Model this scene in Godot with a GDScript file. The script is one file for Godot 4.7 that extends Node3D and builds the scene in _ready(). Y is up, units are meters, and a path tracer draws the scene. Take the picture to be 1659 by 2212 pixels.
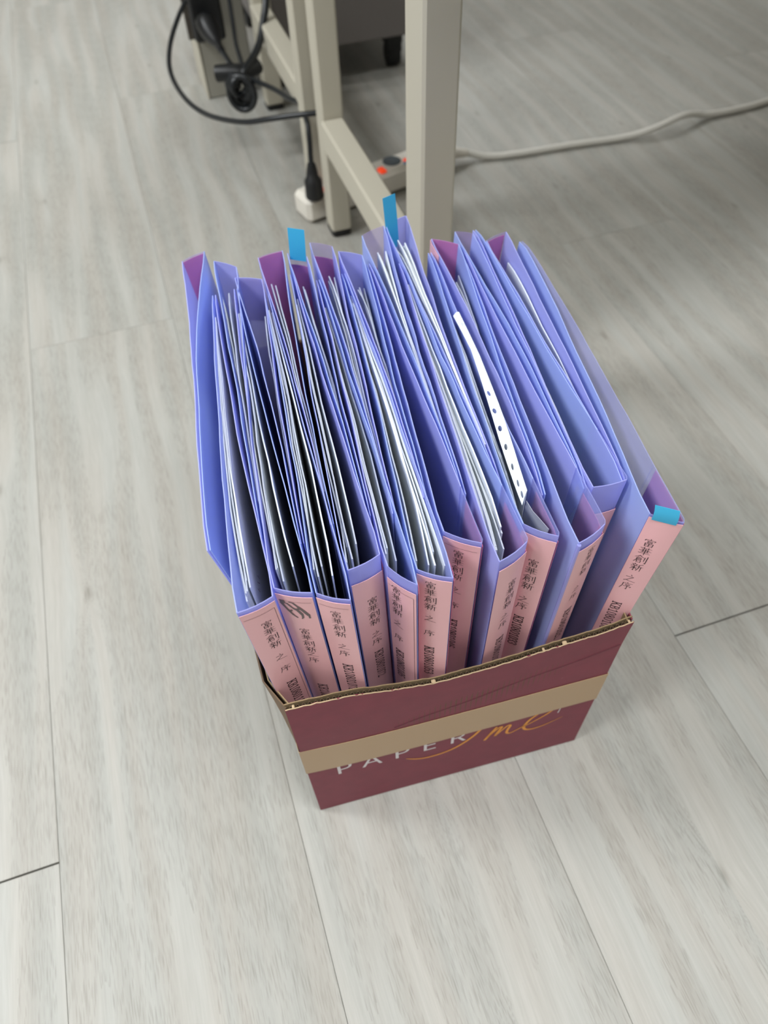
extends Node3D
# A cut-down paper carton full of translucent lavender document folders, standing on a grey plank floor beside two steel desk frames.
# Plain metres, y up. "Box space" = (across the front, up, depth away from the front) measured from the front left bottom corner of the carton.

const BOX_AT := Vector3(-0.01257, 0.0, -0.17705)
const BOX_TURN := -0.06627
const BOX_W := 0.2147
const BOX_D := 0.318
const TOP := 0.300

var rng := RandomNumberGenerator.new()
var wob := FastNoiseLite.new()
var M := {}
var used := {}
var box_frame := Transform3D()

# ------------------------------------------------------------------ naming and tagging
func numbered(called: String) -> String:
	if not used.has(called):
		used[called] = 0
		return called
	used[called] += 1
	return "%s_%03d" % [called, used[called]]

func thing(called: String, label: String, category: String, at := Vector3.ZERO, turn := 0.0, group := "") -> Node3D:
	var o := Node3D.new()
	o.name = numbered(called)
	add_child(o)
	o.position = at
	o.rotation.y = turn
	o.set_meta("label", label)
	o.set_meta("category", category)
	if group != "":
		o.set_meta("group", group)
	return o

func part(called: String, mesh: Mesh, m: Material, parent: Node3D, label := "") -> MeshInstance3D:
	var o := MeshInstance3D.new()
	o.name = called
	o.mesh = mesh
	o.material_override = m
	o.cast_shadow = GeometryInstance3D.SHADOW_CASTING_SETTING_ON
	parent.add_child(o, true)
	if label != "":
		o.set_meta("label", label)
	return o

func struct(called: String, mesh: Mesh, m: Material, at := Vector3.ZERO) -> MeshInstance3D:
	var o := MeshInstance3D.new()
	o.name = called
	o.mesh = mesh
	o.material_override = m
	o.position = at
	add_child(o, true)
	o.set_meta("kind", "structure")
	return o

# ------------------------------------------------------------------ shapes
func new_st() -> SurfaceTool:
	var st := SurfaceTool.new()
	st.begin(Mesh.PRIMITIVE_TRIANGLES)
	return st

func done(st: SurfaceTool) -> ArrayMesh:
	st.generate_normals()
	return st.commit()

func quad(st: SurfaceTool, a: Vector3, b: Vector3, c: Vector3, d: Vector3, smooth := -1) -> void:
	# a, b, c, d clockwise as seen from the front
	st.set_smooth_group(smooth)
	for p in [a, b, c, a, c, d]:
		st.set_uv(Vector2(p.x, p.y))
		st.add_vertex(p)

func bevel_box(st: SurfaceTool, c: Vector3, s: Vector3, r: float) -> void:
	# a box with chamfered edges, centred on c
	var h := s * 0.5
	r = minf(r, minf(h.x, minf(h.y, h.z)) * 0.9)
	var axes := [Vector3.RIGHT, Vector3.UP, Vector3.BACK]
	for k in 3:
		var n: Vector3 = axes[k]
		var a: Vector3 = axes[(k + 1) % 3]
		var b: Vector3 = axes[(k + 2) % 3]
		var hn := h[k]
		var ha := h[(k + 1) % 3]
		var hb := h[(k + 2) % 3]
		for sg in [1.0, -1.0]:
			var f: Vector3 = c + n * hn * sg
			var p := [f + a * (ha - r) + b * (hb - r), f - a * (ha - r) + b * (hb - r), f - a * (ha - r) - b * (hb - r), f + a * (ha - r) - b * (hb - r)]
			if sg > 0:
				quad(st, p[3], p[2], p[1], p[0])
			else:
				quad(st, p[0], p[1], p[2], p[3])
		# chamfers along axis n
		for sa in [1.0, -1.0]:
			for sb in [1.0, -1.0]:
				var e1: Vector3 = a * ha * sa + b * (hb - r) * sb
				var e2: Vector3 = a * (ha - r) * sa + b * hb * sb
				var t: Vector3 = n * (hn - r)
				if sa * sb > 0:
					quad(st, c + e1 + t, c + e1 - t, c + e2 - t, c + e2 + t)
				else:
					quad(st, c + e2 + t, c + e2 - t, c + e1 - t, c + e1 + t)
	for sx in [1.0, -1.0]:
		for sy in [1.0, -1.0]:
			for sz in [1.0, -1.0]:
				var v1 := c + Vector3(h.x * sx, (h.y - r) * sy, (h.z - r) * sz)
				var v2 := c + Vector3((h.x - r) * sx, h.y * sy, (h.z - r) * sz)
				var v3 := c + Vector3((h.x - r) * sx, (h.y - r) * sy, h.z * sz)
				st.set_smooth_group(-1)
				var tri := [v1, v3, v2] if sx * sy * sz > 0 else [v1, v2, v3]
				for p in tri:
					st.set_uv(Vector2(p.x, p.y))
					st.add_vertex(p)

func boxm(s: Vector3, r := 0.002, c := Vector3.ZERO) -> ArrayMesh:
	var st := new_st()
	bevel_box(st, c, s, r)
	return done(st)

func slab(st: SurfaceTool, g: Array, off: Vector3, grp := 1) -> void:
	# a closed thin sheet: g is rows of points, off its thickness
	var nr := g.size()
	var nc: int = g[0].size()
	var o := off * 0.5
	for j in nr - 1:
		for i in nc - 1:
			var a: Vector3 = g[j][i]
			var b: Vector3 = g[j][i + 1]
			var c: Vector3 = g[j + 1][i + 1]
			var d: Vector3 = g[j + 1][i]
			var up: Vector3 = (b - a).cross(d - a)
			if up.dot(off) > 0:
				quad(st, a + o, d + o, c + o, b + o, grp)
				quad(st, a - o, b - o, c - o, d - o, grp + 1)
			else:
				quad(st, a + o, b + o, c + o, d + o, grp)
				quad(st, a - o, d - o, c - o, b - o, grp + 1)
	var rim := []
	for i in nc:
		rim.append(g[0][i])
	for j in range(1, nr):
		rim.append(g[j][nc - 1])
	for i in range(nc - 2, -1, -1):
		rim.append(g[nr - 1][i])
	for j in range(nr - 2, 0, -1):
		rim.append(g[j][0])
	var mid := Vector3.ZERO
	for p in rim:
		mid += p
	mid /= rim.size()
	for k in rim.size():
		var a: Vector3 = rim[k]
		var b: Vector3 = rim[(k + 1) % rim.size()]
		var out: Vector3 = (b - a).cross(off)
		if out.dot((a + b) * 0.5 - mid) > 0:
			quad(st, a - o, a + o, b + o, b - o)
		else:
			quad(st, a + o, a - o, b - o, b + o)

func smooth_path(pts: Array, per: int) -> PackedVector3Array:
	var out := PackedVector3Array()
	for i in pts.size() - 1:
		var p0: Vector3 = pts[maxi(i - 1, 0)]
		var p1: Vector3 = pts[i]
		var p2: Vector3 = pts[i + 1]
		var p3: Vector3 = pts[mini(i + 2, pts.size() - 1)]
		for k in per:
			out.append(p1.cubic_interpolate(p2, p0, p3, float(k) / per))
	out.append(pts[pts.size() - 1])
	return out

func tube(st: SurfaceTool, path: PackedVector3Array, radii: Array, sides := 12) -> void:
	# radii: one number per path point, or a single one
	var n := path.size()
	var rings := []
	var ref := Vector3.UP
	for i in n:
		var t: Vector3 = (path[mini(i + 1, n - 1)] - path[maxi(i - 1, 0)]).normalized()
		var side: Vector3 = ref.cross(t)
		if side.length() < 0.05:
			side = Vector3.RIGHT.cross(t)
		side = side.normalized()
		var upv := t.cross(side).normalized()
		ref = upv
		var r: float = radii[i] if radii.size() > 1 else radii[0]
		var ring := PackedVector3Array()
		for k in sides:
			var a := TAU * k / sides
			ring.append(path[i] + (side * cos(a) + upv * sin(a)) * r)
		rings.append(ring)
	for i in n - 1:
		for k in sides:
			var k2 := (k + 1) % sides
			quad(st, rings[i][k], rings[i][k2], rings[i + 1][k2], rings[i + 1][k], 1)
	for e in [0, n - 1]:
		st.set_smooth_group(-1)
		for k in sides:
			var k2 := (k + 1) % sides
			var tri := [path[e], rings[e][k2], rings[e][k]] if e == 0 else [path[e], rings[e][k], rings[e][k2]]
			for p in tri:
				st.set_uv(Vector2.ZERO)
				st.add_vertex(p)

# ------------------------------------------------------------------ materials
func mat(c: Color, rough := 0.6, metal := 0.0) -> StandardMaterial3D:
	var m := StandardMaterial3D.new()
	m.albedo_color = c
	m.roughness = rough
	m.metallic = metal
	return m

func plastic(c: Color, alpha: float, back: Color) -> StandardMaterial3D:
	var m := mat(Color(c.r, c.g, c.b, alpha), 0.38)
	m.transparency = BaseMaterial3D.TRANSPARENCY_ALPHA
	m.backlight_enabled = true
	m.backlight = back
	return m

func grain_texture(sd: int) -> ImageTexture:
	var w := 384
	var h := 1536
	var n := FastNoiseLite.new()
	n.seed = sd
	n.noise_type = FastNoiseLite.TYPE_SIMPLEX
	n.fractal_type = FastNoiseLite.FRACTAL_NONE
	n.frequency = 1.0
	var data := PackedByteArray()
	data.resize(w * h * 3)
	var knots := []
	var r := RandomNumberGenerator.new()
	r.seed = sd * 77 + 5
	for k in 3:
		knots.append(Vector3(r.randf_range(60, w - 60), r.randf_range(100, h - 100), r.randf_range(5, 9)))
	var q := 0
	for y in h:
		for x in w:
			var fx := float(x)
			var fy := float(y)
			var ring := 0.0
			for k in knots:
				var dx: float = fx - k.x
				var dy: float = (fy - k.y) * 0.6
				var d := dx * dx + dy * dy
				if d < 9000.0:
					var e := exp(-d / (k.z * k.z * 14.0))
					fx += signf(dx) * e * 14.0
					ring += exp(-d / (k.z * k.z * 0.6)) * 0.5
			var wx := fx + 9.0 * n.get_noise_2d(fx * 0.006, fy * 0.0022)
			var broad := n.get_noise_2d(wx * 0.012 + 9.0, fy * 0.0016)
			var streak := n.get_noise_2d(wx * 0.075, fy * 0.0035 + 40.0)
			var mid := n.get_noise_2d(wx * 0.22 + 70.0, fy * 0.010)
			var fine := n.get_noise_2d(fx * 0.42 + 30.0, fy * 0.028)
			var v := 0.62 + 0.12 * broad + 0.055 * streak + 0.055 * mid + 0.06 * fine
			if fine > 0.38 and broad < 0.3:
				v -= (fine - 0.38) * 0.9
			v -= ring
			v = clampf(v, -0.5, 1.0)
			var hue := n.get_noise_2d(wx * 0.02 + 200.0, fy * 0.002) * 1.3
			data[q] = int(clampf(136.0 + 45.0 * v + hue * 0.8, 20.0, 255.0))
			data[q + 1] = int(clampf(133.5 + 46.0 * v - hue * 0.4, 20.0, 255.0))
			data[q + 2] = int(clampf(125.5 + 48.0 * v - hue, 20.0, 255.0))
			q += 3
	var im := Image.create_from_data(w, h, false, Image.FORMAT_RGB8, data)
	return ImageTexture.create_from_image(im)

func make_materials() -> void:
	M.cover = [plastic(Color(0.76, 0.805, 1.0), 0.86, Color(0.68, 0.73, 0.90)), plastic(Color(0.775, 0.795, 1.0), 0.85, Color(0.70, 0.715, 0.90)), plastic(Color(0.75, 0.815, 1.0), 0.86, Color(0.67, 0.74, 0.90))]
	M.cover_clear = plastic(Color(0.76, 0.78, 1.0), 0.36, Color(0.68, 0.70, 0.90))
	M.spine = plastic(Color(0.75, 0.76, 0.99), 0.72, Color(0.70, 0.71, 0.90))
	M.spine_clear = plastic(Color(0.74, 0.62, 0.95), 0.20, Color(0.5, 0.46, 0.6))
	M.label_shaded = mat(Color(0.86, 0.48, 0.62), 0.6)  # same pink card as the front labels, with shade behind plastic put into the colour
	M.label_shaded.backlight_enabled = true
	M.label_shaded.backlight = Color(0.6, 0.3, 0.42)
	M.label = mat(Color(0.92, 0.70, 0.72), 0.5)
	M.label.clearcoat_enabled = true
	M.label.clearcoat = 0.6
	M.label.clearcoat_roughness = 0.22
	M.ink = mat(Color(0.13, 0.10, 0.12), 0.7)
	M.ink_grey = mat(Color(0.42, 0.38, 0.38), 0.7)
	M.ink_line = mat(Color(0.50, 0.38, 0.40), 0.7)
	M.paper = mat(Color(0.93, 0.95, 0.97), 0.85)
	M.paper.backlight_enabled = true
	M.paper.backlight = Color(0.66, 0.68, 0.70)
	M.paper_grey = mat(Color(0.60, 0.61, 0.66), 0.8)
	M.tab = mat(Color(0.26, 0.72, 0.88), 0.5)
	M.tab.backlight_enabled = true
	M.tab.backlight = Color(0.2, 0.5, 0.6)
	var tex := NoiseTexture2D.new()
	tex.width = 256
	tex.height = 256
	tex.seamless = true
	var nz := FastNoiseLite.new()
	nz.seed = 12
	nz.frequency = 0.02
	tex.noise = nz
	var ramp := Gradient.new()
	ramp.set_color(0, Color(0.475, 0.185, 0.25))
	ramp.set_color(1, Color(0.515, 0.205, 0.27))
	tex.color_ramp = ramp
	M.maroon = mat(Color.WHITE, 0.6)
	M.maroon.albedo_texture = tex
	M.maroon.uv1_triplanar = true
	M.maroon.uv1_scale = Vector3(9, 9, 9)
	M.card = mat(Color(0.55, 0.47, 0.35), 0.9)
	M.card_dark = mat(Color(0.42, 0.34, 0.26), 0.9)
	M.tape = mat(Color(0.70, 0.58, 0.44), 0.35)
	M.white_print = mat(Color(0.86, 0.83, 0.84), 0.45)
	M.orange_print = mat(Color(0.90, 0.58, 0.12), 0.45)
	M.steel = mat(Color(0.735, 0.715, 0.655), 0.5)
	M.steel_edge = mat(Color(0.74, 0.73, 0.68), 0.5)
	M.cabinet = mat(Color(0.42, 0.40, 0.39), 0.55)
	M.panel = mat(Color(0.62, 0.61, 0.57), 0.55)
	M.rubber = mat(Color(0.035, 0.035, 0.04), 0.6)
	M.black = mat(Color(0.05, 0.055, 0.065), 0.42)
	M.cable = mat(Color(0.07, 0.085, 0.10), 0.35)
	M.white_plastic = mat(Color(0.86, 0.84, 0.80), 0.4)
	M.grey_cord = mat(Color(0.82, 0.81, 0.78), 0.5)
	M.socket = mat(Color(0.30, 0.33, 0.35), 0.6)
	M.switch = mat(Color(0.95, 0.36, 0.18), 0.3)
	M.switch.emission_enabled = true
	M.switch.emission = Color(1.0, 0.22, 0.08)
	M.switch.emission_energy_multiplier = 0.3
	M.wall = mat(Color(0.66, 0.65, 0.63), 0.9)
	M.ceiling = mat(Color(0.92, 0.92, 0.91), 0.9)
	M.subfloor = mat(Color(0.25, 0.24, 0.21), 0.9)
	M.desk_top = mat(Color(0.80, 0.78, 0.73), 0.5)
	M.lamp_frame = mat(Color(0.9, 0.9, 0.9), 0.5)
	M.lamp = mat(Color(0.95, 0.95, 0.95), 0.6)
	M.lamp.emission_enabled = true
	M.lamp.emission = Color(1.0, 0.98, 0.95)
	M.lamp.emission_energy_multiplier = 2.0
	M.grain = []
	for k in 4:
		var m := mat(Color.WHITE, 0.5)
		m.albedo_texture = grain_texture(31 + k * 17)
		M.grain.append(m)

# ------------------------------------------------------------------ writing (strokes on a 100 x 100 square, y down)
const GLYPHS := {
	"fu": ["50,2 50,13", "12,30 16,17 86,17 79,30", "28,30 72,30", "36,38 36,52", "36,38 66,38 64,52", "36,50 64,50", "22,60 24,98", "22,60 80,60 77,98", "23,78 78,78", "50,60 50,97", "24,96 77,96"],
	"hua": ["8,15 92,15", "34,4 35,24", "66,4 65,24", "20,32 80,32", "5,48 95,48", "20,63 80,63", "6,80 94,80", "50,24 50,100", "33,32 33,63", "67,32 67,63"],
	"chuang": ["34,2 22,18 2,32", "34,2 48,14 66,24", "24,29 46,29", "20,38 52,38 51,58", "20,38 18,66 4,94", "20,48 51,48", "20,57 51,57", "24,68 25,94", "24,68 55,68 53,94", "25,92 53,92", "75,18 75,70", "93,4 93,97 82,88"],
	"xin": ["28,2 32,11", "8,17 56,17", "20,22 26,35", "46,20 38,35", "3,38 61,38", "32,38 32,99 25,92", "8,57 56,57", "30,60 6,86", "35,60 55,80", "90,5 66,18", "66,18 66,60 54,98", "66,42 99,42", "83,42 83,99"],
	"zhi": ["46,4 55,15", "12,32 72,30 20,82", "6,92 22,80 44,88 98,96"],
	"xu": ["48,1 53,11", "14,16 92,14", "17,16 16,52 2,98", "34,32 74,31 56,45", "42,40 60,51", "24,57 88,56 78,69", "57,57 57,97 46,90"],
}

func strokes_to_tris(list: Array, width: float) -> PackedVector2Array:
	# brush strokes as flat quads, tapering towards the end of each stroke
	var out := PackedVector2Array()
	for s in list:
		var pts := PackedVector2Array()
		for w in s.split(" "):
			var xy: PackedStringArray = w.split(",")
			pts.append(Vector2(float(xy[0]), float(xy[1])))
		var n := pts.size()
		for i in n - 1:
			var a := pts[i]
			var b := pts[i + 1]
			var d := (b - a).normalized()
			var flat := 0.72 + 0.38 * absf(d.y)
			var wa := width * flat * lerpf(1.0, 0.62, float(i) / (n - 1))
			var wb := width * flat * lerpf(1.0, 0.62, float(i + 1) / (n - 1))
			var nn := Vector2(-d.y, d.x)
			a -= d * wa * 0.3
			b += d * wb * 0.3
			out.append_array([a + nn * wa * 0.5, b + nn * wb * 0.5, b - nn * wb * 0.5, a + nn * wa * 0.5, b - nn * wb * 0.5, a - nn * wa * 0.5])
	return out

func text_tris(text: String, font: String, bold := 400) -> Array:
	# [triangles with the baseline at 0 and capitals 1 tall, advance width]
	var t := TextMesh.new()
	var f := SystemFont.new()
	f.font_names = PackedStringArray([font])
	f.font_weight = bold
	t.font = f
	t.font_size = 64
	t.pixel_size = 0.01
	t.depth = 0.0
	t.curve_step = 4.0
	t.text = "H"
	var cap := t.get_aabb()
	t.text = text
	t.horizontal_alignment = HORIZONTAL_ALIGNMENT_LEFT
	var v: PackedVector3Array = t.get_mesh_arrays()[Mesh.ARRAY_VERTEX]
	var bb := t.get_aabb()
	var out := PackedVector2Array()
	for p in v:
		out.append(Vector2((p.x - bb.position.x) / cap.size.y, (p.y - cap.position.y) / cap.size.y))
	return [out, bb.size.x / cap.size.y]

func put_flat(st: SurfaceTool, pts: Array, nrm: Vector3) -> void:
	# triangles already in 3-D, each turned to face along nrm
	st.set_smooth_group(-1)
	for k in range(0, pts.size(), 3):
		var a: Vector3 = pts[k]
		var b: Vector3 = pts[k + 1]
		var c: Vector3 = pts[k + 2]
		if (b - a).cross(c - a).dot(nrm) > 0:
			var x := b
			b = c
			c = x
		for p in [a, b, c]:
			st.set_uv(Vector2.ZERO)
			st.add_vertex(p)

# ------------------------------------------------------------------ folders
# a folder: spine top corners (left u, left depth, right u, right depth) in box millimetres, then the far open end (u, depth)
class Folder:
	var l := Vector2.ZERO
	var r := Vector2.ZERO
	var far := Vector2.ZERO
	var top := 0.3
	var taper := 1.3
	var bulge := 0.0
	var thin := 0.0010
	var base := Vector3.ZERO
	var flare := 1.0
	var clear := false

func squeeze(u: float) -> float:
	return clampf(0.107 + (u - 0.107) * 0.87, 0.0062, 0.2072)

func folder_point(f: Folder, side: float, t: float, y: float) -> Vector3:
	# side 0 = left cover, 1 = right cover, between = inside; t runs from the spine to the open end; box space turned into the folder's own axes
	var s0 := f.l.lerp(f.r, side)
	var keep := pow(1.0 - t, f.taper)
	var cu := lerpf((f.l.x + f.r.x) * 0.5, f.far.x, t)
	var half := (f.r.x - f.l.x) * 0.5
	var open := half * keep + f.thin
	var w := lerpf(s0.y, f.far.y, t)
	var u := cu + (side * 2.0 - 1.0) * open * (1.0 if t > 0.0 else half / (half + f.thin))
	u += f.bulge * sin(PI * t) + 0.0006 * wob.get_noise_2d(t * 160.0 + f.base.x * 3000.0, side * 90.0) * sin(PI * t) * 2.0
	var k := pow(clampf(y / f.top, 0.0, 1.0), f.flare)
	u = lerpf(squeeze(u), u, k)
	var wb := clampf(w, 0.0085, BOX_D - 0.0085)
	return Vector3(u, y, -lerpf(wb, w, k)) - f.base

func cover_mesh(f: Folder, side: float, ta := 0.0, tb := 1.0) -> ArrayMesh:
	var g := []
	var nt := 18
	var ns := 5
	for j in ns + 1:
		var row := PackedVector3Array()
		for i in nt + 1:
			var t := lerpf(ta, tb, float(i) / nt)
			var top := f.top - 0.004 * pow(t, 24.0)
			row.append(folder_point(f, side, t, lerpf(0.0055, top, float(j) / ns)))
		g.append(row)
	var st := new_st()
	slab(st, g, Vector3(0.0006, 0, 0))
	return done(st)

func spine_point(f: Folder, x: float, y: float, off: float) -> Vector3:
	var a := folder_point(f, 0.0, 0.0, y)
	var b := folder_point(f, 1.0, 0.0, y)
	var n := (b - a).cross(Vector3.UP).normalized()
	if n.z * signf(f.far.y - f.l.y) < 0:
		n = -n
	return a.lerp(b, x) + n * off

func spine_mesh(f: Folder) -> ArrayMesh:
	var g := []
	for j in 7:
		var row := PackedVector3Array()
		for i in 5:
			var x := i / 4.0
			row.append(spine_point(f, x, lerpf(0.0055, f.top, j / 6.0), 0.0009 * sin(PI * x)))
		g.append(row)
	var st := new_st()
	slab(st, g, Vector3(0, 0, 0.0006))
	return done(st)

func wrap_mesh(f: Folder, side: float, share: float, drop: float) -> ArrayMesh:
	# the card folded round on to the outside of a cover
	var g := []
	for j in 5:
		var row := PackedVector3Array()
		for i in 5:
			row.append(folder_point(f, side, share * i / 4.0, lerpf(0.006, f.top - drop, j / 4.0)) + Vector3((side * 2.0 - 1.0) * 0.0008, 0, 0))
		g.append(row)
	var st := new_st()
	slab(st, g, Vector3(0.0003, 0, 0), 5)
	return done(st)

func label_mesh(f: Folder, drop: float, low := 0.0) -> ArrayMesh:
	# pink paper card behind the outer film of the spine; it may wrap on to a cover
	var y1 := f.top - drop
	var y0 := maxf(low, 0.006)
	var g := []
	for j in 7:
		var row := PackedVector3Array()
		for i in 5:
			var x := lerpf(-0.005, 1.005, i / 4.0)
			row.append(spine_point(f, x, lerpf(y0, y1, j / 6.0), 0.0011 + 0.0009 * sin(PI * clampf(x, 0, 1))))
		g.append(row)
	var st := new_st()
	slab(st, g, Vector3(0, 0, 0.0003))
	return done(st)

func lettering(f: Folder, ys: Array, number: String, xc: float, ch: float) -> ArrayMesh:
	# ys: heights of the top of each of the six characters, then where the number starts; xc: centre across the spine 0..1; ch: size of a character
	var st := new_st()
	var wide := folder_point(f, 0.0, 0.0, f.top).distance_to(folder_point(f, 1.0, 0.0, f.top))
	var names := ["fu", "hua", "chuang", "xin", "zhi", "xu"]
	var nrm := Vector3(0, 0, 1)
	for k in 6:
		var pts := []
		for p in strokes_to_tris(GLYPHS[names[k]], 5.6):
			var x: float = xc + (p.x - 50.0) / 100.0 * ch * 0.98 / wide
			pts.append(spine_point(f, x, ys[k] - p.y / 100.0 * ch * 0.92, 0.0014 + 0.0009 * sin(PI * clampf(x, 0, 1))))
		put_flat(st, pts, nrm)
	var tx := text_tris(number, "Droid Serif")
	var length := 0.0365
	var tall := 0.0062
	var pts2 := []
	for p in tx[0]:
		var x: float = xc + (p.y - 0.5) * tall / wide
		pts2.append(spine_point(f, x, ys[6] - p.x / tx[1] * length, 0.0014 + 0.0009 * sin(PI * clampf(x, 0, 1))))
	put_flat(st, pts2, nrm)
	return done(st)

func ink_bar(st: SurfaceTool, f: Folder, x0: float, y0: float, x1: float, y1: float, thick: float) -> void:
	var wide := f.l.distance_to(f.r)
	var d := Vector2((x1 - x0) * wide, y1 - y0).normalized()
	var nn := Vector2(-d.y / wide, d.x) * thick * 0.5
	var n := 4
	for i in n:
		var a := Vector2(x0, y0).lerp(Vector2(x1, y1), float(i) / n)
		var b := Vector2(x0, y0).lerp(Vector2(x1, y1), float(i + 1) / n)
		var pts := []
		for q in [a + nn, b + nn, b - nn, a + nn, b - nn, a - nn]:
			pts.append(spine_point(f, q.x, q.y, 0.0014 + 0.0009 * sin(PI * clampf(q.x, 0, 1))))
		put_flat(st, pts, Vector3(0, 0, 1))

func make_folder(called: String, f: Folder, label: String, group: String, cover: int, film: Material) -> Node3D:
	f.base = Vector3((squeeze(f.l.x) + squeeze(f.r.x)) * 0.5, 0.0055, -(f.l.y + f.r.y) * 0.5)
	var o := thing(called, label, "folder", box_frame * f.base, BOX_TURN, group)
	part("spine", spine_mesh(f), film, o)
	part("cover", cover_mesh(f, 0.0), M.cover[cover], o)
	if f.clear:
		part("cover", cover_mesh(f, 1.0, 0.15, 1.0), M.cover[(cover + 1) % 3] if f.far.x < 0.23 else M.cover_clear, o)
		part("cover_fold", cover_mesh(f, 1.0, 0.0, 0.15), M.cover_clear, o)
	else:
		part("cover", cover_mesh(f, 1.0), M.cover[(cover + 1) % 3], o)
	return o

func make_papers(f: Folder, label: String, group: String, sheets: Array, t0: float, top: float) -> void:
	# sheets: [how many, top from, top to, foot from, foot to] across the opening, 0 = left cover, 1 = right cover
	var o := thing("paper_bundle", label, "papers", box_frame * f.base, BOX_TURN, group)
	for s in sheets:
		for k in int(s[0]):
			var q: float = (k + 0.5) / s[0]
			var hi: float = lerpf(s[1], s[2], q) + rng.randf_range(-0.04, 0.04)
			var lo: float = lerpf(s[3], s[4], q)
			var a := t0 + rng.randf_range(0.0, 0.05)
			var b := minf(a + 0.82, 0.95)
			var y1 := top + rng.randf_range(-0.004, 0.003)
			var bend := rng.randf_range(-0.0010, 0.0010)
			var curl := rng.randf_range(-0.003, 0.003)
			var g := []
			for j in 6:
				var row := PackedVector3Array()
				var v := j / 5.0
				for i in 13:
					var t := i / 12.0
					var p := folder_point(f, clampf(lerpf(lo, hi, v), 0.06, 0.94), lerpf(a, b, t), lerpf(0.007, y1 - 0.006 * pow(1.0 - t, 10.0), v))
					p.x += (bend * sin(PI * t) + curl * pow(1.0 - t, 6.0)) * v
					row.append(p)
				g.append(row)
			var st := new_st()
			slab(st, g, Vector3(0.0008, 0, 0))
			part("sheet", done(st), M.paper, o)

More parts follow.
